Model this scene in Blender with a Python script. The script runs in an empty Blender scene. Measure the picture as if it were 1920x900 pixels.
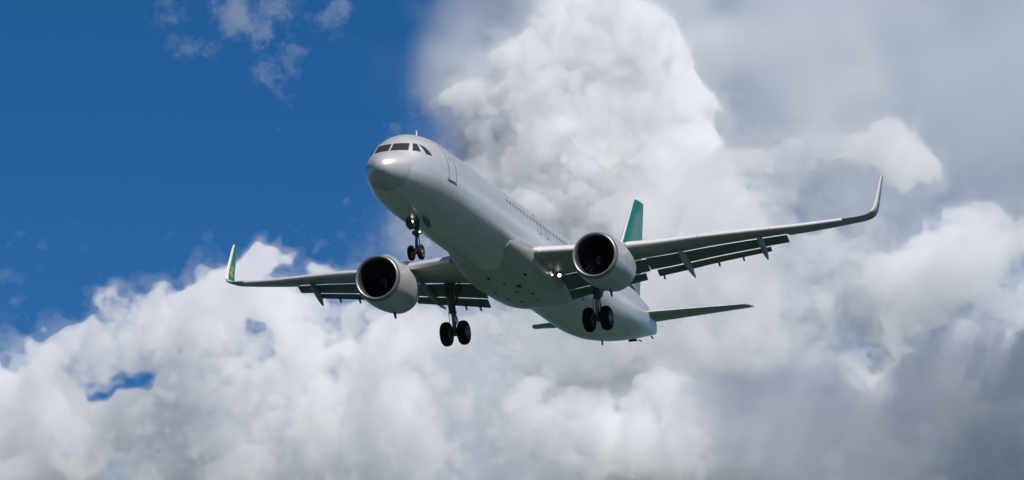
import bpy, bmesh, math, random
import numpy as np
from mathutils import Matrix, Vector, Euler

# ------------------------------------------------------------------ camera
sc = bpy.context.scene
COL = sc.collection
R = math.radians
FPX = 10849.2                      # focal length in pixels of a 1920 px wide frame
PITCH = R(10.885)
cam = bpy.data.objects.new('camera', bpy.data.cameras.new('camera'))
COL.objects.link(cam)
cam.data.sensor_width = 36
cam.data.lens = FPX / 1920 * 36
cam.data.clip_end = 200000
EYE = Vector((0, 0, 1.7))
cam.location = EYE
cam.rotation_euler = (math.pi / 2 + PITCH, 0, 0)
sc.camera = cam

# ------------------------------------------------------------------ sky and sun
SUN = Vector((.31, -.48, .82)).normalized()
world = bpy.data.worlds.new('World')
sc.world = world
world.use_nodes = True
wt = world.node_tree
bg = wt.nodes['Background']
sky = wt.nodes.new('ShaderNodeTexSky')
sky.sky_type = 'NISHITA'
sky.sun_disc = False
sky.sun_elevation = math.asin(SUN.z)
sky.sun_rotation = math.atan2(SUN.x, SUN.y)
sky.altitude = 3000
sky.air_density = .8
sky.dust_density = .0
sky.ozone_density = 6
deep = wt.nodes.new('ShaderNodeHueSaturation')
deep.inputs['Saturation'].default_value = 1.25
wt.links.new(sky.outputs[0], deep.inputs['Color'])
wt.links.new(deep.outputs[0], bg.inputs[0])
bg.inputs[1].default_value = .073
lamp = bpy.data.lights.new('sun', 'SUN')
lamp.energy = 4.8
lamp.angle = R(.5)
lamp.color = (1, .965, .915)
so = bpy.data.objects.new('sun', lamp)
COL.objects.link(so)
so.rotation_euler = SUN.to_track_quat('Z', 'Y').to_euler()
so.location = (0, 0, 3000)

vs = sc.view_settings
vs.view_transform = 'Standard'
vs.look = 'None'
vs.exposure = 0
vs.gamma = 1
vs.use_curve_mapping = False
sc.cycles.use_denoising = True
sc.cycles.max_bounces = 18
sc.cycles.volume_bounces = 14
sc.cycles.transparent_max_bounces = 24

# ------------------------------------------------------------------ helpers
rnd = random.Random(5)


def tag(o, label=None, cat=None, group=None, kind=None):
    for k, v in (('label', label), ('category', cat), ('group', group), ('kind', kind)):
        if v:
            o[k] = v
    return o


class MB:
    """collects points and faces of one mesh"""

    def __init__(self):
        self.v, self.f, self.m = [], [], []

    def add(self, pts, faces, mat=0):
        n = len(self.v)
        self.v += [tuple(p) for p in pts]
        for i, f in enumerate(faces):
            self.f.append([n + k for k in f])
            self.m.append(mat[i] if isinstance(mat, list) else mat)
        return self

    def loft(self, loops, mat=0, cap0=True, cap1=True, matfun=None):
        n = len(loops[0])
        fs, ms = [], []
        for a in range(len(loops) - 1):
            for k in range(n):
                k2 = (k + 1) % n
                fs.append([a * n + k, a * n + k2, (a + 1) * n + k2, (a + 1) * n + k])
                ms.append(matfun(a, k) if matfun else mat)
        if cap0:
            fs.append(list(range(n - 1, -1, -1))); ms.append(mat)
        if cap1:
            fs.append([(len(loops) - 1) * n + k for k in range(n)]); ms.append(mat)
        return self.add([p for l in loops for p in l], fs, ms)

    def tube(self, a, b, r0, r1=None, n=14, mat=0):
        a, b = Vector(a), Vector(b)
        r1 = r0 if r1 is None else r1
        q = (b - a).to_track_quat('Z', 'Y')
        ls = []
        for p, r in ((a, r0), (b, r1)):
            ls.append([p + q @ Vector((r * math.cos(2 * math.pi * k / n), r * math.sin(2 * math.pi * k / n), 0)) for k in range(n)])
        return self.loft(ls, mat)

    def box(self, c, s, rot=(0, 0, 0), mat=0):
        M = Euler(rot).to_matrix()
        c = Vector(c)
        p = [c + M @ Vector((x * s[0] / 2, y * s[1] / 2, z * s[2] / 2)) for x in (-1, 1) for y in (-1, 1) for z in (-1, 1)]
        return self.add(p, [[0, 1, 3, 2], [4, 6, 7, 5], [0, 4, 5, 1], [2, 3, 7, 6], [0, 2, 6, 4], [1, 5, 7, 3]], mat)

    def lathe(self, prof, c, axis='x', n=48, mat=0, closed=False, mats=None, cap=False):
        """prof: (along, radius) pairs; the axis points along +x or +y"""
        ls = []
        for a, r in prof:
            l = []
            for k in range(n):
                t = 2 * math.pi * k / n
                u, w = r * math.cos(t), r * math.sin(t)
                l.append((c[0] + a, c[1] + u, c[2] + w) if axis == 'x' else (c[0] + u, c[1] + a, c[2] + w))
            ls.append(l)
        if closed:
            ls.append(ls[0])
        return self.loft(ls, mat, cap, cap,
                         (lambda a, k: mats[a]) if mats else None)

    def plate(self, poly, thick, mat=0):
        """flat polygon of points given a thickness vector"""
        t = Vector(thick) / 2
        a = [Vector(p) - t for p in poly]
        b = [Vector(p) + t for p in poly]
        n = len(poly)
        return self.add(a + b, [list(range(n - 1, -1, -1)), list(range(n, 2 * n))] + [[k, (k + 1) % n, n + (k + 1) % n, n + k] for k in range(n)], mat)

    def build(self, name, mats, parent=None, smooth=35, mirror=False):
        v = [(x, -y, z) for x, y, z in self.v] if mirror else self.v
        me = bpy.data.meshes.new(name)
        me.from_pydata(v, [], self.f)
        mats = mats if isinstance(mats, (list, tuple)) else [mats]
        for m in mats:
            me.materials.append(m)
        me.polygons.foreach_set('material_index', self.m)
        bm = bmesh.new()
        bm.from_mesh(me)
        bmesh.ops.remove_doubles(bm, verts=bm.verts, dist=1e-5)
        bmesh.ops.recalc_face_normals(bm, faces=bm.faces)
        bm.to_mesh(me)
        bm.free()
        if smooth:
            me.polygons.foreach_set('use_smooth', [True] * len(me.polygons))
            me.set_sharp_from_angle(angle=R(smooth))
        o = bpy.data.objects.new(name, me)
        COL.objects.link(o)
        if parent:
            o.parent = parent
        return o


def pchip(xs, ys, x):
    """monotone cubic through the points"""
    xs, ys = np.array(xs, float), np.array(ys, float)
    h = np.diff(xs)
    d = np.diff(ys) / h
    m = np.zeros(len(xs))
    for i in range(1, len(xs) - 1):
        if d[i - 1] * d[i] > 0:
            w1, w2 = 2 * h[i] + h[i - 1], h[i] + 2 * h[i - 1]
            m[i] = (w1 + w2) / (w1 / d[i - 1] + w2 / d[i])
    m[0], m[-1] = d[0], d[-1]
    x = np.clip(x, xs[0], xs[-1])
    i = np.clip(np.searchsorted(xs, x) - 1, 0, len(h) - 1)
    t = (x - xs[i]) / h[i]
    return float((2 * t**3 - 3 * t**2 + 1) * ys[i] + (t**3 - 2 * t**2 + t) * h[i] * m[i] + (-2 * t**3 + 3 * t**2) * ys[i + 1] + (t**3 - t**2) * h[i] * m[i + 1])


# ------------------------------------------------------------------ materials
def mat(name, col, rough=.4, metal=0., coat=0., var=.0, scale=3., emit=None, estr=0, bump=0, spec=.5, streak=False):
    m = bpy.data.materials.new(name)
    m.use_nodes = True
    t = m.node_tree
    b = t.nodes['Principled BSDF']
    b.inputs['Base Color'].default_value = (*col, 1)
    b.inputs['Roughness'].default_value = rough
    b.inputs['Metallic'].default_value = metal
    b.inputs['Coat Weight'].default_value = coat
    b.inputs['Coat Roughness'].default_value = .24
    b.inputs['Specular IOR Level'].default_value = spec
    if emit:
        b.inputs['Emission Color'].default_value = (*emit, 1)
        b.inputs['Emission Strength'].default_value = estr
    if var:
        tc = t.nodes.new('ShaderNodeTexCoord')
        mp = t.nodes.new('ShaderNodeMapping')
        if streak:
            mp.inputs['Scale'].default_value = (.12, 1, 1)
        nz = t.nodes.new('ShaderNodeTexNoise')
        nz.inputs['Scale'].default_value = scale
        nz.inputs['Detail'].default_value = 8
        nz.inputs['Roughness'].default_value = .65
        t.links.new(tc.outputs['Object'], mp.inputs[0])
        t.links.new(mp.outputs[0], nz.inputs['Vector'])
        mx = t.nodes.new('ShaderNodeMix')
        mx.data_type = 'RGBA'
        mx.inputs['A'].default_value = (*[c * (1 - var) for c in col], 1)
        mx.inputs['B'].default_value = (*[min(1, c * (1 + var)) for c in col], 1)
        cr = t.nodes.new('ShaderNodeMapRange')
        cr.inputs['From Min'].default_value = .3
        cr.inputs['From Max'].default_value = .7
        t.links.new(nz.outputs['Fac'], cr.inputs['Value'])
        t.links.new(cr.outputs[0], mx.inputs['Factor'])
        t.links.new(mx.outputs['Result'], b.inputs['Base Color'])
        rr = t.nodes.new('ShaderNodeMapRange')
        rr.inputs['To Min'].default_value = rough * .8
        rr.inputs['To Max'].default_value = min(1, rough * 1.25)
        t.links.new(nz.outputs['Fac'], rr.inputs['Value'])
        t.links.new(rr.outputs[0], b.inputs['Roughness'])
        if bump:
            bp = t.nodes.new('ShaderNodeBump')
            bp.inputs['Strength'].default_value = bump
            bp.inputs['Distance'].default_value = .05
            t.links.new(nz.outputs['Fac'], bp.inputs['Height'])
            t.links.new(bp.outputs[0], b.inputs['Normal'])
    return m


M = dict(
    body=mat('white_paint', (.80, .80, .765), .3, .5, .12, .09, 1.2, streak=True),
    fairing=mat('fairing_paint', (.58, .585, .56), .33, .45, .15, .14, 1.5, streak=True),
    wing=mat('wing_grey_paint', (.38, .39, .39), .45, .15, .05, .14, 1.2, streak=True),
    slat=mat('bare_leading_edge_metal', (.52, .505, .515), .52, .0, 0, .06, 2),
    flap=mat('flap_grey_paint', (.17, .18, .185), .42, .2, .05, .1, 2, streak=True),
    cowl=mat('nacelle_paint', (.66, .655, .63), .3, .45, .15, .1, 1.5, streak=True),
    lip=mat('polished_intake_metal', (.33, .325, .325), .42, .8, 0, .05, 6),
    nozzle=mat('nozzle_metal', (.45, .42, .39), .35, .8, 0, .12, 5),
    barrel=mat('intake_lining', (.035, .035, .04), .55),
    fan=mat('fan_blade_metal', (.06, .06, .068), .35, .5),
    spinner=mat('spinner_black', (.02, .02, .022), .35),
    spiral=mat('spinner_white_mark', (.3, .3, .3), .5),
    green=mat('green_livery_paint', (.016, .17, .11), .3, 0, .4, .05, 2),
    yellow=mat('yellow_emblem_paint', (.4, .4, .06), .4),
    white=mat('clean_white_paint', (.78, .78, .77), .3, 0, .4),
    glass=mat('cockpit_glass', (.045, .042, .036), .12, 0, 0, spec=.7),
    cabin=mat('cabin_window_glass', (.17, .17, .175), .2),
    seam=mat('panel_seam', (.07, .075, .075), .7),
    cream=mat('cream_leading_edge_paint', (.72, .69, .53), .35, 0, .2),
    radome=mat('radome_paint', (.60, .60, .58), .40, .4, 0, .06, 2),
    joint=mat('skin_joint_sealant', (.27, .27, .265), .6),
    tyre=mat('tyre_rubber', (.009, .009, .0095), .8, var=.2, scale=8, spec=.2),
    rim=mat('wheel_rim_metal', (.2, .2, .205), .4, .5),
    gear=mat('gear_leg_paint', (.07, .072, .075), .45, .2, 0, .15, 6),
    chrome=mat('oleo_chrome', (.16, .16, .17), .3, 1),
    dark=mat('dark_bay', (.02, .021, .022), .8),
    lampon=mat('lit_lamp_glass', (1, 1, 1), .2, emit=(1, .97, .9), estr=2.6),
    navgreen=mat('nav_light_glass', (.05, .3, .12), .1),
)

# ------------------------------------------------------------------ the aircraft frame
# aircraft axes: x aft from the nose, y to starboard, z up; here is where the photographer stood in it
CAM_R = np.array([[0.3189352, -0.94750338, -0.02275279], [0.22979965, 0.10059749, -0.96802493], [0.91949577, 0.30350864, 0.24982002]])
CAM_C = Vector((-250.89481103, -89.38327346, -73.15108985))
_r = Vector(CAM_R[0]).normalized()
_f = Vector(CAM_R[2])
_d = Vector(CAM_R[1])
_up = (_f * math.sin(PITCH) - _d * math.cos(PITCH)).normalized()
_fh = _up.cross(_r).normalized()
A2W = Matrix((_r, _fh, _up)).to_4x4()
A2W.translation = EYE - A2W.to_3x3() @ CAM_C

plane = bpy.data.objects.new('airplane', None)
COL.objects.link(plane)
plane.empty_display_size = 3
plane.matrix_world = A2W
tag(plane, 'white twin engine jet airliner with green tail fin and wheels down on landing approach', 'airplane')

# ------------------------------------------------------------------ fuselage
FX = [0, .05, .15, .35, .7, 1.1, 1.5, 1.9, 2.4, 3.0, 3.8, 4.8, 6.0, 30.5, 33, 35, 37, 39, 41, 42.5, 43.5, 44.1]
FT = [-.62, -.42, -.28, -.10, .11, .30, .52, .90, 1.33, 1.63, 1.86, 2.0, 2.07, 2.07, 2.07, 2.06, 2.03, 1.96, 1.81, 1.6, 1.38, 1.26]
FB = [-.62, -.82, -.96, -1.14, -1.34, -1.50, -1.62, -1.71, -1.81, -1.91, -1.99, -2.05, -2.07, -2.07, -1.87, -1.53, -1.11, -.62, -.08, .34, .64, .80]
FW = [0.01, .21, .36, .57, .84, 1.07, 1.25, 1.40, 1.56, 1.70, 1.82, 1.92, 1.975, 1.975, 1.95, 1.87, 1.7, 1.43, 1.07, .73, .44, .25]
FC = [-.62, -.61, -.6, -.57, -.52, -.46, -.4, -.34, -.27, -.2, -.12, -.05, 0, 0, .04, .14, .32, .54, .78, .95, 1.04, 1.07]


def fus(x):
    return [pchip(FX, a, x) for a in (FT, FB, FW, FC)]


def surf(x, t, off=0., side=1):
    """point of the skin; t=0 at the widest point, +pi/2 at the crown; side -1 is port"""
    def p(x, t):
        top, bot, hw, zc = fus(x)
        return Vector((x, side * hw * math.cos(t), zc + (top - zc if t > 0 else zc - bot) * math.sin(t)))
    a = p(x, t)
    if off:
        e = 1e-3
        n = (p(x + e, t) - p(x - e, t)).cross(p(x, t + e) - p(x, t - e)).normalized()
        if n.dot(Vector((0, a.y, a.z - fus(x)[3]))) < 0:
            n = -n
        a = a + n * off
    return a


def tz(x, z):
    top, bot, hw, zc = fus(x)
    h = top - zc if z > zc else zc - bot
    return math.asin(max(-1, min(1, (z - zc) / h)))


stations = sorted(set([.0, .02, .05, .09, .15, .22, .3, .4, .5, .6] + list(np.arange(.7, 6.01, .15)) + list(np.arange(6.5, 30.5, 1.)) + list(np.arange(30.5, 44.0, .4)) + [44.1]))
NR = 72
mb = MB()
loops = []
for x in stations:
    top, bot, hw, zc = fus(x)
    l = []
    for k in range(NR):
        t = 2 * math.pi * k / NR
        s = math.sin(t)
        l.append((x, hw * math.cos(t), zc + (top - zc if s > 0 else zc - bot) * s))
    loops.append(l)
mb.loft(loops, matfun=lambda a, k: 1 if stations[a] < 1.17 else 0)
fuselage = mb.build('fuselage', [M['body'], M['radome']], plane, 50)


def grid_patch(mb, c, off, side, n=5, mat=0, m=None):
    """c: four (x, t) corners in order; laid on the skin as a curved patch"""
    m = m or n
    pts = []
    for i in range(n + 1):
        for j in range(m + 1):
            u, w = i / n, j / m
            x = (1 - u) * ((1 - w) * c[0][0] + w * c[3][0]) + u * ((1 - w) * c[1][0] + w * c[2][0])
            t = (1 - u) * ((1 - w) * c[0][1] + w * c[3][1]) + u * ((1 - w) * c[1][1] + w * c[2][1])
            pts.append(surf(x, t, off, side))
    mb.add(pts, [[i * (m + 1) + j, (i + 1) * (m + 1) + j, (i + 1) * (m + 1) + j + 1, i * (m + 1) + j + 1] for i in range(n) for j in range(m)], mat)


def strip(mb, path, w, off, side, mat=0, closed=True):
    """narrow band along an (x, t) path on the skin"""
    P = [surf(x, t, off, side) for x, t in path]
    n = len(P)
    L, Q = [], []
    for i in range(n):
        a, b = P[(i - 1) % n], P[(i + 1) % n]
        if not closed:
            a, b = P[max(i - 1, 0)], P[min(i + 1, n - 1)]
        d = (b - a).normalized()
        x, t = path[i]
        nn = (surf(x, t, .1, side) - surf(x, t, 0, side)).normalized()
        s = d.cross(nn).normalized() * w / 2
        L.append(P[i] + s)
        Q.append(P[i] - s)
    k = n if closed else n - 1
    mb.add(L + Q, [[i, (i + 1) % n, n + (i + 1) % n, n + i] for i in range(k)], mat)


def rrect(x0, x1, z0, z1, r=.12, n=4):
    """rounded rectangle as (x, t) with straight runs subdivided"""
    out = []
    for cx, cz, a0 in ((x1 - r, z1 - r, 0), (x0 + r, z1 - r, 90), (x0 + r, z0 + r, 180), (x1 - r, z0 + r, 270)):
        for k in range(n + 1):
            a = R(a0 + 90 * k / n)
            out.append((cx + r * math.cos(a), cz + r * math.sin(a)))
    res = []
    for i in range(len(out)):
        a, b = out[i], out[(i + 1) % len(out)]
        m = max(1, int(math.hypot(b[0] - a[0], b[1] - a[1]) / .15))
        for k in range(m):
            u = k / m
            res.append((a[0] + (b[0] - a[0]) * u, a[1] + (b[1] - a[1]) * u))
    return [(x, tz(x, z)) for x, z in res]

#@@COCKPIT

# cockpit windows: corners (x, y, z) on the port side, mirrored to starboard
def cw(mb, corners, side, off=.008):
    grid_patch(mb, [(x, tz(x, z)) for x, z in corners], off, side, 6)


FRONTPANE = [((1.78, .915), (2.06, .915), (1.6, .455), (1.33, .455))]
def y_of(x, z):
    return surf(x, tz(x, z), 0, 1).y


def x_at(y, z):
    """station of the front skin where it passes the given y, z"""
    lo, hi = .02, 6.
    for _ in range(50):
        m = (lo + hi) / 2
        top, bot, hw, zc = fus(m)
        h = top - zc if z > zc else zc - bot
        if (y / hw) ** 2 + ((z - zc) / h) ** 2 > 1:
            lo = m
        else:
            hi = m
    return hi


def front_patch(mb, c, side, off, n=8):
    """c: four (y, z) corners seen from the front"""
    pts = []
    for i in range(n + 1):
        for j in range(n + 1):
            u, w = i / n, j / n
            y, z = [(1 - u) * ((1 - w) * c[0][k] + w * c[3][k]) + u * ((1 - w) * c[1][k] + w * c[2][k]) for k in (0, 1)]
            x = x_at(y, z)
            p = surf(x, tz(x, z), off, side)
            pts.append(p)
    mb.add(pts, [[i * (n + 1) + j, (i + 1) * (n + 1) + j, (i + 1) * (n + 1) + j + 1, i * (n + 1) + j + 1] for i in range(n) for j in range(n)])


for side in (-1, 1):
    m_ = MB()
    front_patch(m_, [(.05, .93), (.79, .93), (.87, .47), (.05, .44)], side, .008)
    m_.build('cockpit_window', M['glass'], fuselage)
    m_ = MB()
    cw(m_, [(2.27, .94), (2.45, .94), (2.24, .46), (1.86, .46)], side)
    m_.build('cockpit_window', M['glass'], fuselage)
    m_ = MB()
    cw(m_, [(2.52, .93), (2.80, .84), (3.08, .43), (2.58, .42)], side)
    m_.build('cockpit_window', M['glass'], fuselage)

# cabin door, overwing exits, cabin windows (port side is the one in view)
def door(x0, x1, z0, z1, sill=False, win=None, name='cabin_door', r=.14):
    m_ = MB()
    strip(m_, rrect(x0, x1, z0, z1, r), .045, .005, -1, 0)
    if sill:
        strip(m_, [(x0 - .12, tz(x0, z0 + .06)), (x0 - .1, tz(x0, z0 - .06)), ((x0 + x1) / 2, tz(x0, z0 - .08)), (x1 + .08, tz(x1, z0 - .06))], .07, .012, -1, 0, False)
    if win:
        x, z, w, h = win
        grid_patch(m_, [(x - w / 2, tz(x, z + h / 2)), (x + w / 2, tz(x, z + h / 2)), (x + w / 2, tz(x, z - h / 2)), (x - w / 2, tz(x, z - h / 2))], .006, -1, 2, 1)
    return m_.build(name, [M['seam'], M['cabin']], fuselage)


door(4.68, 5.60, -.34, 1.42, True, (5.14, .78, .12, .2))
door(18.35, 18.86, .22, 1.22, name='overwing_exit', r=.12)
door(19.45, 19.96, .22, 1.22, name='overwing_exit', r=.12)
first = None
k = 0
x = 13.65
while x < 25.2:
    m_ = MB()
    P = rrect(x - .10, x + .10, .65, .91, .09, 3)
    c = surf(x, tz(x, .78), .006, -1)
    ring = [surf(a, t, .006, -1) for a, t in P]
    m_.add(ring, [list(range(len(ring)))])
    m_.build('cabin_window', M['cabin'], fuselage)
    x += .533

for s_ in (-1, 1):
    m_ = MB()
    for x_ in (1.18, 3.9, 6.9, 9.4, 11.9, 28.6, 31.2, 33.7, 36.3, 38.8):
        strip(m_, [(x_, -math.pi / 2 + k * .1) for k in range(32)], .012, .003, s_, 0, False)
    strip(m_, [(x_, tz(x_, -1.05)) for x_ in np.arange(1.18, 38.7, .4)], .012, .003, s_, 0, False)
    m_.build('skin_joint', M['joint'], fuselage)
# roof antenna, belly antenna, drain mast, tail bits
m_ = MB(); m_.plate([(5.35, 0, 2.0), (5.55, 0, 2.0), (5.5, 0, 2.48), (5.44, 0, 2.5)], (0, .03, 0)); m_.build('antenna', M['white'], fuselage)
m_ = MB(); m_.plate([(34.65, 0, -1.55), (34.85, 0, -1.5), (34.9, 0, -1.8), (34.78, 0, -1.81)], (0, .05, 0)); m_.build('antenna', M['dark'], fuselage)
m_ = MB(); m_.box((40.35, .0, -.33), (1.1, .16, .14), (0, R(-14), 0)); m_.tube((41.1, -.1, -.16), (41.6, -.1, -.12), .035); m_.build('tail_skid', M['dark'], fuselage)
m_ = MB(); m_.lathe([(0, .20), (.28, .17), (.28, .12), (.05, .10)], (44.07, 0, 1.04), n=24); m_.build('exhaust_pipe', M['nozzle'], fuselage)
m_ = MB(); m_.tube((43.35, -.12, .56), (43.7, -.12, .5), .04); m_.build('drain_mast', M['dark'], fuselage)
#@@FAIRING
# ------------------------------------------------------------------ belly fairing
BX = [14.4, 15, 15.6, 16.3, 17.2, 18.5, 20, 21.5, 22.5, 23.5, 24.5, 25.3, 26]
BB = [-1.7, -1.82, -1.94, -2.09, -2.3, -2.48, -2.5, -2.46, -2.4, -2.3, -2.12, -1.9, -1.6]
BW = [1.70, 1.8, 1.92, 2.03, 2.12, 2.18, 2.2, 2.2, 2.2, 2.2, 2.15, 2.05, 1.8]
mb = MB()
loops = []
for x in np.arange(14.4, 26.01, .2):
    b, w = pchip(BX, BB, x), pchip(BX, BW, x)
    zc, zt = -.95, -.35
    l = []
    e = 2 / 2.5
    for k in range(72):
        t = 2 * math.pi * k / 72
        c, s_ = math.cos(t), math.sin(t)
        y = w * math.copysign(abs(c) ** e, c)
        z = zc + (zt - zc if s_ > 0 else zc - b) * math.copysign(abs(s_) ** e, s_)
        l.append((x, y, z))
    loops.append(l)
mb.loft(loops)
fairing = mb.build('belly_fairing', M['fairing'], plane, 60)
for x_, y_, lx, ly in ((17.0, .35, .34, .16), (17.46, -1.45, .36, .13), (18.42, -.8, .5, .26), (17.74, -.25, .2, .12), (20.15, -.96, .34, .14), (21.46, .08, .3, .16), (21.62, -.7, .26, .14), (19.2, .7, .3, .14), (20.6, .5, .5, .1), (19.3, -.4, .16, .3)):
    b_ = pchip(BX, BB, x_); w_ = pchip(BX, BW, x_)
    m_ = MB()
    pts = []
    for q in range(12):
        t = 2 * math.pi * q / 12
        xx, yy = x_ + lx / 2 * math.copysign(abs(math.cos(t)) ** .6, math.cos(t)), y_ + ly / 2 * math.copysign(abs(math.sin(t)) ** .6, math.sin(t))
        bb, ww = pchip(BX, BB, xx), pchip(BX, BW, xx)
        pts.append((xx, yy, -.95 + (bb + .95) * (1 - (abs(yy) / ww) ** 2.5) ** .4 - .006))
    m_.add(pts, [list(range(12))])
    m_.build('vent_opening', M['seam'], fairing)
#@@WING
# ------------------------------------------------------------------ wings
def zle(y):
    return pchip([0, 2.4, 6.4, 8, 9.45, 11.9, 14.3, 16.3, 16.8], [-1.27, -1.03, -.67, -.45, -.2, .16, .49, .83, .92], y)


def xle(y):
    return 15.57 + .5206 * y


def xte(y):
    return 22.72 if y < 6.4 else 22.72 + (y - 6.4) * (25.92 - 22.72) / 10.4


def tc_(y):
    return .15 + (.108 - .15) * min(1, (y - 1.5) / 10)


INC = lambda y: R(2.2 - 6.6 * (y - 2) / 15)      # washout towards the tip


def foil(c, tc, fu=1., fl=1., n=15, camber=.015, te=.004):
    """closed loop, upper surface first from the trailing edge to the nose; x from 0 to c"""
    def th(x):
        return 5 * tc * (.2969 * math.sqrt(x) - .126 * x - .3516 * x**2 + .2843 * x**3 - .1015 * x**4)
    def cam_(x):
        return camber * 4 * x * (1 - x)
    up = [.5 * (1 - math.cos(math.pi * k / n)) * fu for k in range(n, -1, -1)]
    lo = [.5 * (1 - math.cos(math.pi * k / n)) * fl for k in range(1, n + 1)]
    return [(x * c, (cam_(x) + th(x)) * c + te / 2) for x in up] + [(x * c, (cam_(x) - th(x)) * c - te / 2) for x in lo]


def place(loop, y, x0, z0, inc):
    """section standing fore and aft at span y, nose at x0, z0, inc > 0 lowers the tail"""
    c, s_ = math.cos(inc), math.sin(inc)
    return [(x0 + a * c + b * s_, y, z0 - a * s_ + b * c) for a, b in loop]


def slat_section(y, sc_):
    pts = [(1, .34), (.75, .34), (.5, .29), (.3, .21), (.14, .11), (.04, 0), (0, -.12), (.03, -.24), (.12, -.33), (.26, -.38), (.38, -.38),
           (.33, -.26), (.36, -.08), (.48, .1), (.7, .24), (1, .31)]
    return place([(a * sc_, b * sc_) for a, b in pts], y, xle(y), zle(y), R(-4))


def slat_chord(y):
    return .30 + .32 * (1 - (y - 2) / 15)


def make_wing(sgn):
    mir = sgn < 0
    mb = MB()
    seg = []
    for y in list(np.arange(1.2, 13.3, .55)) + [13.3]:
        sl = slat_chord(y) * .42
        c = xte(y) - xle(y) - sl
        fu, fl = (.81, .72)
        seg.append(place(foil(c, tc_(y), fu, fl, te=.03), y, xle(y) + sl, zle(y) + .02, INC(y)))
    mb.loft(seg)
    seg = []
    for y in [13.305, 13.9, 14.6, 15.3, 16.0, 16.35, 16.8]:
        sl = slat_chord(y) * .42 * (1 if y < 16.3 else 0)
        c = xte(y) - xle(y) - sl
        seg.append(place(foil(c, tc_(y), te=.02), y, xle(y) + sl, zle(y) + .02, INC(y)))
    mb.loft(seg)
    wing = mb.build('wing', M['wing'], plane, 40, mir)
    # sharklet
    W = [(16.79, .94, 24.31, 1.60, 4), (17.15, 1.02, 24.5, 1.47, 14), (17.42, 1.14, 24.68, 1.38, 30), (17.6, 1.32, 24.88, 1.28, 55), (17.69, 1.6, 25.12, 1.15, 75),
         (17.72, 2.0, 25.42, 1.0, 84), (17.74, 2.75, 25.95, .76, 87), (17.755, 3.4, 26.4, .54, 87), (17.76, 3.62, 26.62, .36, 87)]
    seg = []
    for y, z, x0, c, cant in W:
        L = foil(c, .095, n=15, camber=.004, te=.012)
        ca, sa = math.cos(R(cant)), math.sin(R(cant))
        seg.append([(x0 + a, y - (b + .07 * a) * sa, z + (b + .07 * a) * ca) for a, b in L])
    mb = MB()

    def wm(a, k):
        f = k if k <= 15 else 30 - k
        if a < 3:
            return 2
        return 0 if f >= 10 else 1
    mb.loft(seg, 1, matfun=wm)
    wl = mb.build('winglet', [M['cream'], M['green'], M['wing']], wing, 45, mir)
    # yellow emblem low on the inner face
    mb = MB()
    wz = [w[1] for w in W]
    for (cz, cx, r) in ((1.78, 25.78, .2), (2.12, 26.0, .15)):
        pts = []
        for q in (1, .2):
            for k in range(20):
                t = 2 * math.pi * k / 20
                x_, z_ = cx + r * q * math.cos(t), cz + r * q * math.sin(t)
                y0, x0, c = [float(np.interp(z_, wz, [w[i] for w in W])) for i in (0, 2, 3)]
                a_ = min(max((x_ - x0) / c, .02), 1)
                th = 5 * .095 * (.2969 * math.sqrt(a_) - .126 * a_ - .3516 * a_**2 + .2843 * a_**3 - .1015 * a_**4) * c
                pts.append((x_, y0 - .07 * a_ * c - th - .035, z_))
        mb.add(pts, [[k, (k + 1) % 20, 20 + (k + 1) % 20, 20 + k] for k in range(20)])
    mb.build('emblem', M['yellow'], wing, 0, mir)
    # slats
    for y0, y1 in ((2.32, 5.15), (6.35, 9.6), (9.63, 12.9), (12.93, 16.25)):
        mb = MB()
        mb.loft([slat_section(y, slat_chord(y)) for y in np.linspace(y0, y1, 6)])
        mb.build('slat', M['slat'], wing, 35, mir)
    # flaps and their aft tabs
    def flap_loops(ys, which):
        out = []
        for y in ys:
            c = xte(y) - xle(y)
            inc = INC(y)
            fx, fz = xle(y) + .755 * c, zle(y) + .02 - math.tan(inc) * .755 * c
            c1 = (.25 * c) if y > 6.4 else .25 * (22.72 - xle(6.4)) + .06 * (6.4 - y)
            c2 = .5 * c1
            d1, d2 = R(24), R(33)
            x0, z0 = fx + .02, fz - (.115 if y > 6.49 else .17)
            if which == 0:
                out.append(place(foil(c1, .14, te=.015), y, x0, z0, d1))
            else:
                out.append(place(foil(c2, .12, te=.012), y, x0 + c1 * math.cos(d1) + .0, z0 - c1 * math.sin(d1) - .06, d2))
        return out
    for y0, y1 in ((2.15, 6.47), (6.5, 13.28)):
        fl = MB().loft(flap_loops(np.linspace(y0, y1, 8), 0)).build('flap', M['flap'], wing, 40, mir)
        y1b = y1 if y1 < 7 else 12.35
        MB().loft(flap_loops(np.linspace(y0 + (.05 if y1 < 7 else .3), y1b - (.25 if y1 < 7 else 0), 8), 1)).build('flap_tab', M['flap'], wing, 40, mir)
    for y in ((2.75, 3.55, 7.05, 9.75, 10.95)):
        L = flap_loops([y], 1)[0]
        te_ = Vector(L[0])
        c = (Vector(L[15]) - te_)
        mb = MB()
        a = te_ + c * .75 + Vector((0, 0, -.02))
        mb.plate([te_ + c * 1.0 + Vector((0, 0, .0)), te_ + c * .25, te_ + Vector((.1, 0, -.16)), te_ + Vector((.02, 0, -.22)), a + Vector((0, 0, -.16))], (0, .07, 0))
        mb.build('hinge_bracket', M['flap'], wing, 0, mir)
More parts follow.
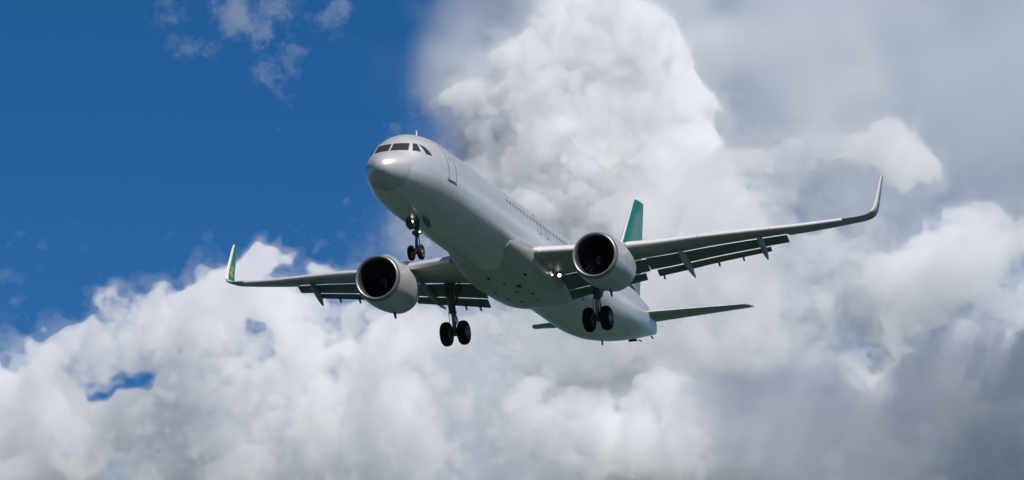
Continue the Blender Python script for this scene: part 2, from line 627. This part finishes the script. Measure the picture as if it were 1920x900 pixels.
    # flap track fairings
    for y, tip in ((5.15, (24.45, -1.68)), (8.35, (24.5, -1.36)), (12.1, (24.9, -.70))):
        c = xte(y) - xle(y)
        xa, za = xle(y) + .42 * c, zle(y) - .06 * c - math.tan(INC(y)) * .42 * c
        xb, zb = xle(y) + .78 * c, zle(y) - .10 * c - math.tan(INC(y)) * .78 * c - .1
        xb = min(xb, tip[0] - 1.1)
        path = [(0, xa, za, .03), (.12, xa + (xb - xa) * .2, za + (zb - za) * .25 - .02, .1), (.3, xa + (xb - xa) * .5, za + (zb - za) * .6 - .03, .15), (.5, xb, zb, .185),
                (.68, xb + (tip[0] - xb) * .38, zb + (tip[1] - zb) * .36, .17), (.84, xb + (tip[0] - xb) * .7, zb + (tip[1] - zb) * .68, .12), (.95, xb + (tip[0] - xb) * .92, zb + (tip[1] - zb) * .92, .05), (1, tip[0], tip[1], .008)]
        loops = []
        for _, px, pz, r in path:
            loops.append([(px, y + r * .8 * math.cos(t), pz + r * 1.5 * math.sin(t)) for t in [2 * math.pi * k / 16 for k in range(16)]])
        MB().loft(loops).build('flap_track_fairing', M['wing'], wing, 50, mir)
    return wing


wingP, wingS = make_wing(-1), make_wing(1)
for w_, sd in ((wingP, -1),):
    for p_, r_ in (((20.2, sd * 2.38, -1.6), .1), ((19.5, sd * 2.22, -1.72), .05)):
        mb = MB()
        mb.lathe([(0, .0001), (.01, r_ * .6), (.03, r_), (.06, r_ * 1.05), (.2, r_ * .7), (.25, .0001)], p_, n=20, mats=[0, 0, 1, 1, 1])
        mb.tube((p_[0] + .1, p_[1], p_[2]), (p_[0] + .35, p_[1], p_[2] + .45), .04, mat=1)
        mb.build('landing_light', [M['lampon'], M['gear']], w_, 40)
#@@ENGINE
# ------------------------------------------------------------------ engines
def make_engine(sgn):
    mir = sgn < 0
    c = (15.4, 5.76, -1.99)
    outer = [(.22, 1.2), (.5, 1.245), (.9, 1.28), (1.4, 1.3), (2.0, 1.29), (2.6, 1.245), (3.1, 1.18), (3.45, 1.12), (3.47, 1.09), (3.2, 1.08)]
    eng = MB().lathe(outer, c, n=72).build('engine', M['cowl'], plane, 40, mir)
    eng_seams = MB()
    for xo, r in ((1.42, 1.3025), (.235, 1.205)):
        eng_seams.lathe([(xo, r), (xo + .022, r)], c, n=72)
    eng_seams.build('cowl_seam', M['seam'], eng, 30, mir)
    lip = [(.22, 1.199), (.12, 1.18), (.05, 1.15), (.012, 1.12), (0, 1.09), (.015, 1.06), (.06, 1.025), (.14, 1.0)]
    MB().lathe(lip, c, n=72, ).build('intake_lip', M['lip'], eng, 60, mir)
    MB().lathe([(.14, 1.0), (.3, .975), (.6, .97), (1.0, .99), (1.35, 1.0), (1.55, 1.0), (1.55, .2)], c, n=64).build('intake_lining', M['barrel'], eng, 60, mir)
    # fan
    mb = MB()
    for k in range(18):
        t0 = 2 * math.pi * k / 18
        secs = []
        for r, tw, ch in ((.27, 20, .24), (.5, 35, .3), (.75, 50, .34), (.98, 62, .36)):
            l = []
            for u, w in ((-.5, 0), (0, .018), (.5, 0), (0, -.018)):
                da, db = u * ch, w
                ax_, tg = da * math.cos(R(tw)) - db * math.sin(R(tw)), da * math.sin(R(tw)) + db * math.cos(R(tw))
                a = t0 + tg / r + .25 * (r - .3)
                l.append((c[0] + 1.3 + ax_, c[1] + r * math.cos(a), c[2] + r * math.sin(a)))
            secs.append(l)
        mb.loft(secs)
    mb.build('fan', M['fan'], eng, 40, mir)
    MB().lathe([(.85, .0), (.88, .05), (.98, .14), (1.1, .21), (1.25, .28), (1.32, .29)], c, n=40).build('spinner', M['spinner'], eng, 60, mir)
    mb = MB()
    pts = []
    for k in range(26):
        u = k / 25
        r = .05 + .17 * u
        x_ = .88 + .24 * u ** 1.15 - .012
        a = 3.9 * u + .6
        w = .012 + .02 * u
        for q in (-w, w):
            pts.append((c[0] + x_ - .0 + q * .4, c[1] + (r + q) * math.cos(a), c[2] + (r + q) * math.sin(a)))
    mb.add(pts, [[2 * k, 2 * k + 1, 2 * k + 3, 2 * k + 2] for k in range(25)])
    mb.build('spinner_mark', M['spiral'], eng, 0, mir)
    # hot section behind the fan nozzle
    MB().lathe([(2.6, .92), (3.2, .86), (3.9, .7), (4.55, .55), (4.57, .5), (4.3, .48)], c, n=48).build('exhaust_nozzle', M['nozzle'], eng, 50, mir)
    MB().lathe([(4.1, .4), (4.6, .34), (5.0, .2), (5.3, .02)], c, n=32).build('exhaust_plug', M['nozzle'], eng, 50, mir)
    # pylon
    loops = []
    for x_, zt, zb, w in ((16.3, -.62, -.8, .03), (17.0, -.42, -.8, .14), (18.0, -.36, -.95, .22), (18.9, -.5, -1.3, .24), (19.9, -.6, -1.5, .22), (21.0, -.75, -1.15, .12), (21.8, -.8, -.92, .02)):
        loops.append([(x_, c[1] + w * math.copysign(abs(math.cos(t)) ** .6, math.cos(t)), (zt + zb) / 2 + (zt - zb) / 2 * math.copysign(abs(math.sin(t)) ** .6, math.sin(t))) for t in [2 * math.pi * (k + .5) / 16 for k in range(16)]])
    MB().loft(loops).build('pylon', M['wing'], eng, 50, mir)
    # chine on the inboard side, drain mast underneath
    MB().plate([(16.3, c[1] - .95, -1.03), (17.4, c[1] - .95, -1.0), (17.35, c[1] - 1.18, -.84), (16.95, c[1] - 1.15, -.87)], (0, .02, .02)).build('strake', M['cowl'], eng, 0, mir)
    MB().plate([(17.9, c[1], -3.26), (18.25, c[1], -3.22), (18.3, c[1], -3.5), (18.15, c[1], -3.5)], (0, .05, 0)).build('drain_mast', M['dark'], eng, 0, mir)
    return eng


engP, engS = make_engine(-1), make_engine(1)
#@@TAIL
# ------------------------------------------------------------------ tail
def fin_sec(z, x0, c, tc=.095):
    return [(x0 + a, b, z) for a, b in foil(c, tc, n=15, camber=0, te=.02)]


def finx(z):
    return 36.15 + .865 * (z - 1.95), 41.75 + .215 * (z - 1.95)


mb = MB()
zs = [1.7, 2.6, 4, 5.5, 6.8, 7.75]


def cutfoil(f0, f1, c, tc, n=15):
    """piece of a symmetric foil between two chord fractions"""
    def th(x):
        return 5 * tc * (.2969 * math.sqrt(x) - .126 * x - .3516 * x**2 + .2843 * x**3 - .1015 * x**4) * c
    xs = [f0 + (f1 - f0) * .5 * (1 - math.cos(math.pi * k / n)) for k in range(n + 1)]
    return [(x * c, th(x) + .006) for x in reversed(xs)] + [(x * c, -th(x) - .006) for x in xs[(1 if f0 == 0 else 0):]]


def fin_loops(f0, f1):
    out = []
    for z in zs:
        a, b = finx(z)
        out.append([(a + u, w, z) for u, w in cutfoil(f0, f1, b - a, .095)])
    a, b = finx(7.9)
    a += .12
    out.append([(a + u, w * .55, 7.84 + .0 * u + .1 * (u / (b - a))) for u, w in cutfoil(f0, f1, b - a, .09)])
    return out


fin = mb.loft(fin_loops(0, .69), matfun=lambda a, k: 1 if 13 <= k <= 16 else 0).build('tail_fin', [M['green'], M['slat']], plane, 45)
MB().loft(fin_loops(.697, 1)).build('rudder', M['green'], fin, 45)


def make_stab(sgn):
    def sec(y, f0, f1):
        u = (y - .5) / 5.65
        x0, c = 37.9 + u * 3.62, 3.95 - u * 2.62
        if y > 6.1:
            x0 += .35; c -= .4
        z0 = .50 + .14 * y
        return place(cutfoil(f0, f1, c, .1), y, x0, z0, R(-5.2))
    ys = [.5, 1.5, 3, 4.5, 5.6, 6.05, 6.23]
    st = MB().loft([sec(y, 0, .70) for y in ys]).build('horizontal_stabilizer', M['wing'], plane, 45, sgn < 0)
    MB().loft([sec(y, .708, 1) for y in ys]).build('elevator', M['wing'], st, 45, sgn < 0)
    return st


make_stab(-1), make_stab(1)
#@@GEAR
# ------------------------------------------------------------------ landing gear
def wheel(mb, c, R_, w, out):
    """tyre (material 0) and rim (1, 2) turning about the y axis; out: side of the dished rim"""
    t = []
    for k in range(17):
        a = math.pi * (k / 16)
        cx = -math.cos(a)
        t.append((cx * w / 2 * (1 - .06 * math.sin(a)), R_ * (.66 + .34 * math.sin(a) ** .55)))
    prof = [(-w / 2 * .95, R_ * .55)] + t + [(w / 2 * .95, R_ * .55)]
    mb.lathe(prof, c, 'y', 40, mats=[0] * (len(prof) - 1))
    for s in (-1, 1):
        mb.lathe([(s * w * .40, R_ * .58), (s * w * .5, R_ * .56), (s * w * .34, R_ * .46), (s * w * .27, R_ * .25), (s * w * .42, R_ * .2), (s * w * .44, 0.0001)], c, 'y', 28, 1)
        for k in range(9):
            a = 2 * math.pi * k / 9
            p = Vector((c[0] + R_ * .37 * math.cos(a), c[1] + s * w * .315, c[2] + R_ * .37 * math.sin(a)))
            mb.tube(p, p + Vector((0, s * .03, 0)), R_ * .065, n=8, mat=2)


def make_main(sgn):
    mir = sgn < 0
    ax_ = Vector((21.9, 3.84, -3.65))
    top = Vector((21.45, 3.95, -1.0))
    mid = top.lerp(ax_, .58)
    mb = MB()
    mb.tube(top, mid, .17, .165)
    mb.tube(mid, mid + (ax_ - top).normalized() * .1, .2)
    mb.tube(top.lerp(ax_, .15), mid + Vector((.05, 0, .3)), .22, .17)
    mb.tube(mid, ax_, .105, mat=1)
    mb.tube(ax_ - Vector((0, .5, 0)), ax_ + Vector((0, .5, 0)), .085)
    mb.tube(ax_ - Vector((0, .14, 0)), ax_ + Vector((0, .14, 0)), .15)
    # torque links
    for a, b in ((mid + Vector((.12, 0, -.05)), Vector((22.3, 3.84, -3.05))), (Vector((22.3, 3.84, -3.05)), ax_ + Vector((.1, 0, .1)))):
        for s in (-.09, .09):
            mb.tube(a + Vector((0, s, 0)), b + Vector((0, s * .6, 0)), .035, n=8)
    # brake lines
    for s in (-.13, .13):
        mb.tube(mid + Vector((-.1, s, .5)), mid + Vector((-.15, s * 1.3, -.1)), .018, n=6)
        mb.tube(mid + Vector((-.15, s * 1.3, -.1)), ax_ + Vector((-.1, s * 1.6, .12)), .018, n=6)
    leg = mb.build('main_landing_gear', [M['gear'], M['chrome']], plane, 40, mir)
    m2 = MB()
    m2.tube(mid + Vector((0, -.1, .35)), (21.5, 3.3, -1.3), .06)
    m2.tube((21.1, 3.3, -1.25), mid + Vector((-.1, -.1, .55)), .05)
    m2.build('side_stay', M['gear'], leg, 40, mir)
    m3 = MB()
    m3.plate([(21.2, 3.55, -1.05), (21.7, 4.35, -1.02), (21.85, 4.3, -1.7), (21.9, 4.12, -2.5), (21.8, 3.93, -2.62), (21.45, 3.66, -1.9)], (.04, -.03, 0))
    m3.build('gear_door', M['flap'], leg, 0, mir)
    for s in (-1, 1):
        m4 = MB()
        wheel(m4, (ax_.x, ax_.y + s * .465, ax_.z), .635, .45, s)
        m4.build('wheel', [M['tyre'], M['rim'], M['dark']], leg, 40, mir)
    return leg


make_main(-1), make_main(1)

ax_ = Vector((5.07, 0, -3.73))
top = Vector((5.35, 0, -1.75))
mid = top.lerp(ax_, .52)
mb = MB()
mb.tube(top, mid, .115)
mb.tube(mid, mid.lerp(ax_, .08), .14)
mb.tube(mid, ax_, .07, mat=1)
mb.tube(ax_ - Vector((0, .3, 0)), ax_ + Vector((0, .3, 0)), .05)
mb.tube(ax_ - Vector((0, .08, 0)), ax_ + Vector((0, .08, 0)), .09)
mb.box(mid + Vector((0, 0, .08)), (.2, .42, .14))
mb.tube(mid + Vector((0, -.2, .12)), mid + Vector((0, .2, .12)), .08)
for s in (-.1, .1):
    mb.tube(mid + Vector((.1, s * .6, -.1)), (5.48, s * .5, -3.2), .025, n=8)
    mb.tube((5.48, s * .5, -3.2), ax_ + Vector((.06, s * .5, .07)), .025, n=8)
    mb.tube(mid + Vector((-.05, s, .25)), (4.55, s * 2.2, -1.9), .045, n=10)
ng = mb.build('nose_landing_gear', [M['gear'], M['chrome']], plane, 40)
for s in (-1, 1):
    m4 = MB()
    wheel(m4, (ax_.x, s * .25, ax_.z), .38, .225, s)
    m4.build('wheel', [M['tyre'], M['rim'], M['dark']], ng, 40)
    m5 = MB()
    m5.plate([(4.9, s * .42, -1.95), (6.0, s * .42, -1.99), (5.95, s * .47, -2.3), (5.6, s * .49, -2.42), (5.0, s * .47, -2.34)], (0, .035, 0))
    m5.build('gear_door', M['gear'], ng, 0)
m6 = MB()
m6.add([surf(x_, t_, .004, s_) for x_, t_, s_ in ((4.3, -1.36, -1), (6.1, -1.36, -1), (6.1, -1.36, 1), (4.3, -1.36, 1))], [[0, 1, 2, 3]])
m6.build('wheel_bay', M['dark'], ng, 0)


def lamp_obj(name, p, r, parent):
    mb = MB()
    mb.lathe([(0, .0001), (.01, r * .6), (.03, r), (.06, r * 1.05), (.16, r * .7), (.2, .0001)], p, n=20, mats=[0, 0, 1, 1, 1])
    return mb.build(name, [M['lampon'], M['gear']], parent, 40)


lamp_obj('taxi_light', (4.9, .13, -2.2), .075, ng)
lamp_obj('taxi_light', (5.0, -.22, -2.72), .055, ng)
#@@END
#@@CLOUDS
# ------------------------------------------------------------------ clouds: bodies of scattering air, kilometres away
def spline_rows(n, c):
    i = np.floor(c).astype(int)
    t = c - i
    W = np.zeros((len(c), n), np.float32)
    for k, b in enumerate(((1 - t)**3 / 6, (3 * t**3 - 6 * t**2 + 4) / 6, (-3 * t**3 + 3 * t**2 + 3 * t + 1) / 6, t**3 / 6)):
        W[np.arange(len(c)), i + k] = b
    return W


def noise3(ax, cell, seed):
    r = np.random.default_rng(seed)
    Ws, dims = [], []
    for a in ax:
        c = (a - a[0]) / cell + r.random()
        n = int(c[-1]) + 5
        dims.append(n)
        Ws.append(spline_rows(n, c))
    out = r.standard_normal(dims).astype(np.float32)
    out = np.tensordot(Ws[2], out, axes=(1, 2))
    out = np.tensordot(Ws[1], out, axes=(1, 2))
    return np.tensordot(Ws[0], out, axes=(1, 2)) * 1.9


def surface_nets(f):
    """quad skin of the region f > 0"""
    nx, ny, nz = f.shape
    s = f > 0
    corners = [(i, j, k) for i in (0, 1) for j in (0, 1) for k in (0, 1)]
    tot = sum(s[i:nx - 1 + i, j:ny - 1 + j, k:nz - 1 + k].astype(np.int8) for i, j, k in corners)
    act = (tot > 0) & (tot < 8)
    idx = -np.ones(act.shape, np.int32)
    idx[act] = np.arange(act.sum())
    I = np.argwhere(act)
    acc = np.zeros((len(I), 3), np.float32)
    cnt = np.zeros(len(I), np.float32)
    vals = {c: f[I[:, 0] + c[0], I[:, 1] + c[1], I[:, 2] + c[2]] for c in corners}
    for a in corners:
        for ax in range(3):
            if a[ax]:
                continue
            b = list(a); b[ax] = 1
            va, vb = vals[a], vals[tuple(b)]
            m = (va > 0) != (vb > 0)
            p = np.zeros((len(I), 3), np.float32) + np.array(a, np.float32)
            p[:, ax] = np.where(m, va / (va - vb + 1e-12), 0)
            acc[m] += p[m]
            cnt[m] += 1
    V = I + acc / np.maximum(cnt, 1)[:, None]
    Q = []
    for ax in range(3):
        s0, s1 = [slice(None)] * 3, [slice(None)] * 3
        s0[ax], s1[ax] = slice(0, -1), slice(1, None)
        d = s[tuple(s0)].astype(np.int8) - s[tuple(s1)].astype(np.int8)
        e = np.argwhere(d != 0)
        o = [k for k in range(3) if k != ax]
        e = e[(e[:, o[0]] > 0) & (e[:, o[1]] > 0) & (e[:, o[0]] < act.shape[o[0]]) & (e[:, o[1]] < act.shape[o[1]])]
        sg = d[e[:, 0], e[:, 1], e[:, 2]]

        def g(a, b):
            q = e.copy(); q[:, o[0]] -= a; q[:, o[1]] -= b
            return idx[q[:, 0], q[:, 1], q[:, 2]]
        q = np.stack([g(0, 0), g(1, 0), g(1, 1), g(0, 1)], 1)
        flip = (sg < 0) if ax != 1 else (sg > 0)
        q[flip] = q[flip][:, ::-1]
        Q.append(q)
    return V, np.concatenate(Q)


def cloud_mat(name, dens, col, g):
    m = bpy.data.materials.new(name)
    m.use_nodes = True
    n = m.node_tree
    n.nodes.clear()
    o = n.nodes.new('ShaderNodeOutputMaterial')
    v = n.nodes.new('ShaderNodeVolumeScatter')
    v.inputs['Color'].default_value = (*col, 1)
    v.inputs['Density'].default_value = dens
    v.inputs['Anisotropy'].default_value = g
    n.links.new(v.outputs[0], o.inputs['Volume'])
    return m


def bearing(px, py):
    """compass and height tangents of a direction noted on the photograph"""
    cx, cy = (px - 960) / FPX, (450 - py) / FPX
    y = math.cos(PITCH) - cy * math.sin(PITCH)
    return cx / y, (math.sin(PITCH) + cy * math.cos(PITCH)) / y


def cloud(name, label, blobs, dist, depth, vox, dens, seed, noise, cap=.45, cells=(160, 80, 40, 20, 10, 5), amps=(1, .65, .5, .4, .34, .3), billow=.5, col=(1, 1, 1), g=.1, kind=None, group=None, mist=.2, mist_dens=.15, slope=1.4, warp=1., soft=False, margin=2.7, parent=None):
    x0, x1 = min(b[0] - margin * b[2] for b in blobs), max(b[0] + margin * b[2] for b in blobs)
    y0, y1 = min(b[1] - margin * b[3] for b in blobs), max(b[1] + margin * b[3] for b in blobs)
    (u0, v1), (u1, v0) = bearing(max(x0, -420), max(y0, -500)), bearing(min(x1, 2900), min(y1, 1230))
    X, Z = np.arange(u0 * dist, u1 * dist, vox), np.arange(v0 * dist, v1 * dist, vox)
    vy = vox * 1.5
    Y = np.arange(-depth * 1.4, depth * 1.4 + vy, vy)
    PX = 960 + X / dist * FPX * math.cos(PITCH)
    PZ = 450 - np.tan(np.arctan(Z / dist) - PITCH) * FPX
    U, W = np.meshgrid(PX, PZ, indexing='ij')
    if warp:
        for i, (cs, a) in enumerate(((70, 34), (35, 22), (17, 14), (9, 9), (5, 6))):
            cs, a = cs * warp, a * warp
            if cs > vox * 1.3:
                U = U + a * noise3((X, Y[:1], Z), cs, seed * 10 + 1000 + i)[:, 0]
                W = W + a * noise3((X, Y[:1], Z), cs, seed * 10 + 2000 + i)[:, 0]
    E = np.full(U.shape, -1.6, np.float32)
    k = .15
    for bx, by, rx, ry, h in blobs:
        q = np.sqrt(((U - bx) / rx)**2 + ((W - by) / ry)**2)
        if h > 0:
            E = np.logaddexp(E / k, np.minimum(slope * (1.15 - q), cap * h) / k) * k
    E = np.minimum(E, cap * 1.3)
    for bx, by, rx, ry, h in blobs:
        if h < 0:
            E = E + h * np.exp(-((U - bx) / rx)**2 - ((W - by) / ry)**2)
    if soft:
        E = np.where(E > 0, E**2.7 / cap**1.7, E)
    n = np.zeros((len(X), len(Y), len(Z)), np.float32)
    for i, (cs, a) in enumerate(zip(cells, amps)):
        if cs > vox * 1.4:
            q = noise3((X, Y, Z), cs, seed * 10 + i)
            n += a * ((1 - billow) * q + billow * (1.6 * np.abs(q) - .8))
    if soft:
        n *= np.clip(E / (cap * .6), 0, 1)[:, None, :]
    f = E[:, None, :] + noise * n - .8 * (np.abs(Y) / depth)[None, :, None]**1.6
    fuzz = 0
    if mist:
        fuzz = noise3((X, Y, Z), vox * 5, seed * 10 + 501) + .7 * noise3((X, Y, Z), vox * 2.2, seed * 10 + 502)
    c = None
    for shell in ((0., mist) if mist else (0.,)):
        h = f + shell
        if shell:
            h += shell * .9 * fuzz
        h[0] = h[-1] = -1; h[:, 0] = h[:, -1] = -1; h[:, :, 0] = h[:, :, -1] = -1
        V, Q = surface_nets(h)
        P = np.stack([X[0] + V[:, 0] * vox, Y[0] + V[:, 1] * vy, Z[0] + V[:, 2] * vox], 1)
        s_ = (dist + P[:, 1]) / dist
        P[:, 0] *= s_; P[:, 2] *= s_; P[:, 1] += dist
        c = P.mean(0) if c is None else c
        nm = 'cloud_mist' if shell else name
        m = bpy.data.meshes.new(nm)
        m.vertices.add(len(P)); m.vertices.foreach_set('co', (P - c).astype(np.float32).ravel())
        m.loops.add(Q.size); m.loops.foreach_set('vertex_index', Q.astype(np.int32).ravel())
        m.polygons.add(len(Q))
        m.polygons.foreach_set('loop_start', np.arange(0, Q.size, 4, dtype=np.int32))
        m.polygons.foreach_set('loop_total', np.full(len(Q), 4, np.int32))
        m.update(calc_edges=True)
        m.materials.append(cloud_mat(nm + '_air', dens * (mist_dens * 1.4 if shell else 1), col, g))
        o = bpy.data.objects.new(nm, m)
        COL.objects.link(o)
        if shell:
            o.parent = root
        else:
            root = o
            o.location = c
    if parent:
        root.parent = parent
        root.location = Vector(c) - parent.location
        return root
    return tag(root, label, 'cloud', group, kind)


cloud('towering_cloud', 'tall bright cauliflower topped cumulus tower rising behind the fuselage',
      [(1120, 30, 90, 65, 1), (1060, 110, 80, 65, 1), (1000, 195, 75, 50, 1), (1190, 100, 65, 70, .9), (1110, 190, 150, 110, 1.2), (1050, 300, 120, 110, 1), (1190, 280, 140, 120, .9), (1080, 430, 230, 130, .9), (1290, 400, 150, 130, .7)],
      6200, 120, 2.0, .048, 1, .42, mist=.5, mist_dens=.07)
veil = cloud('cloud_veil', 'wide thin grey cloud veil spread over the right half of the sky',
             [(1250, 50, 330, 300, 1.1), (1090, 110, 250, 340, .7), (1350, -60, 250, 200, 1.1), (1600, 100, 400, 420, 1.1), (1950, 250, 400, 520, 1.1), (1300, 600, 500, 300, 1), (950, 700, 300, 350, .9), (300, 960, 600, 170, 1), (650, 850, 300, 180, 1)],
             9000, 105, 14, .0155, 2, .12, .75, (600, 300, 150, 80), (1, .5, .3, .2), 0., kind='stuff', mist=0, slope=.55, soft=True, warp=2.5, margin=3)
cloud('cloud_bank', 'bright ragged cloud bank above the port wing tip',
      [(1510, 300, 130, 45, 1), (1640, 262, 100, 40, 1), (1740, 700, 230, 75, .9), (1670, 730, 90, 60, 1.3), (1700, 310, 65, 40, .8), (1380, 340, 100, 70, .5), (1290, 410, 110, 70, .5), (1500, 540, 200, 80, .9), (1720, 560, 160, 80, 1), (1880, 530, 120, 80, 1), (1840, 630, 170, 75, .9), (2010, 620, 130, 110, 1), (1640, 660, 170, 60, .7), (1420, 660, 190, 70, .5), (1230, 620, 180, 80, .5)],
      5600, 70, 2.2, .024, 3, .6, .3, mist=.65, mist_dens=.12)
cloud('cloud_bank', 'white and grey cumulus bank below the starboard wing at left',
      [(255, 550, 65, 45, .8), (350, 565, 80, 45, .8), (165, 630, 50, 40, .7), (560, 495, 50, 26, .7), (490, 520, 50, 26, .6), (440, 600, 150, 75, .9), (650, 650, 170, 80, 1), (60, 775, 190, 95, 1), (330, 800, 220, 110, 1.1), (600, 810, 220, 120, 1),
       (850, 720, 170, 110, .8), (880, 860, 230, 100, .8), (-120, 800, 200, 130, 1), (232, 702, 19, 14, -1.5), (196, 714, 18, 8, -1.0), (200, 640, 110, 45, .9), (100, 690, 80, 40, .9), (330, 700, 110, 50, 1)],
      5000, 100, 2.0, .034, 4, .66, .38, mist=.5, mist_dens=.07)
cloud('cloud_bank', 'pale blue grey soft cloud filling the low middle behind the tail',
      [(1050, 700, 220, 130, .9), (1280, 690, 240, 90, .7), (760, 560, 90, 60, .6), (1300, 560, 250, 100, .6)],
      7400, 110, 4, .0055, 7, .45, .35, (300, 150, 75, 38, 19, 10), mist=.3, mist_dens=.3)
dark = cloud('cloud_bank', 'dark grey cloud bank with shade put into its colour low at the right under the tailplane',
             [(1750, 790, 300, 100, 1), (1500, 860, 280, 90, 1), (1250, 870, 250, 70, .8), (1900, 900, 300, 150, 1), (2050, 760, 200, 120, 1), (1790, 670, 110, 55, .8), (1400, 770, 180, 60, .5)],
             4300, 90, 2.2, .05, 5, .6, .42, col=(.975, .98, .985), mist=.3, mist_dens=.1)  # scatter colour below white darkens the bank, standing in for shade
cloud('added_shade_cloud', '', [(1860, -260, 150, 75, .8), (2100, -260, 200, 80, 1), (2400, -260, 230, 80, 1)], 4040, 120, 5, .025, 6, .4, .7, mist=0, parent=dark)  # unseen cloud above the frame, added to shade the bank below
for i, bl in enumerate(([(300, 15, 28, 24, 1)], [(432, 25, 20, 20, .6)], [(510, 10, 36, 20, .8), (492, 48, 16, 22, .6)], [(612, 28, 20, 24, 1)], [(508, 140, 17, 22, .6), (530, 165, 16, 18, .6)], [(551, 108, 18, 24, .7)], [(355, 80, 30, 12, .5)])):
    names = ('small round white cloud puff highest at the far left', 'very faint thin cloud wisp between the round puff and the big wisp', 'largest ragged white cloud wisp at the top of the blue sky',
             'small upright cloud puff rightmost in the blue sky', 'slanting cloud wisp lowest in the blue sky', 'small cloud wisp just above the lowest slanting wisp', 'faintest flat streak of cloud in the blue sky')
    cloud('cloud_wisp', names[i], bl, 5000, 12, .9, .011, 20 + i, .42, .3, (26, 13, 6.5, 3.2, 1.6), (1, .6, .5, .4, .3), .2, mist=.45, mist_dens=.25, warp=.3, margin=3, slope=.8)
# unseen clouds round the rest of the horizon, added for reflections on the aircraft
def make_unseen_clouds():
    v = 130.
    X, Y, Z = np.arange(-9000, 9001, v), np.arange(-9000, 7001, v), np.arange(300, 2900, v)
    x, y = np.meshgrid(X, Y, indexing='ij')
    r = np.hypot(x, y)
    az = np.degrees(np.arctan2(x, y))
    E = .25 - np.abs(r - 6800) / 1700 - np.where((az > -60) & (az < 8.5), 9., 0.)
    n = sum(a * noise3((X, Y, Z), c, 77 + i) for i, (c, a) in enumerate(((2200, 1), (1100, .7), (550, .4), (280, .25))))
    f = E[:, :, None] + .4 * n - (np.abs(Z - 1100) / 900)[None, None, :]**2
    f[0] = f[-1] = -1; f[:, 0] = f[:, -1] = -1; f[:, :, 0] = f[:, :, -1] = -1
    V, Q = surface_nets(f)
    P = np.stack([X[0] + V[:, 0] * v, Y[0] + V[:, 1] * v, Z[0] + V[:, 2] * v], 1)
    m = bpy.data.meshes.new('cloud_field')
    m.from_pydata(P.tolist(), [], Q.tolist())
    m.materials.append(cloud_mat('cloud_field_air', .004, (1, 1, 1), .1))
    o = bpy.data.objects.new('cloud_field', m)
    COL.objects.link(o)
    o.parent = veil
    o.location = -veil.location


make_unseen_clouds()
# ------------------------------------------------------------------ ground
g = MB()
S = 40000
g.add([(-S, -S, 0), (S, -S, 0), (S, S, 0), (-S, S, 0)], [[0, 1, 2, 3]])
ground = g.build('ground', mat('grass', (.012, .034, .026), .9, var=.35, scale=.02), None, 0)
tag(ground, kind='structure')
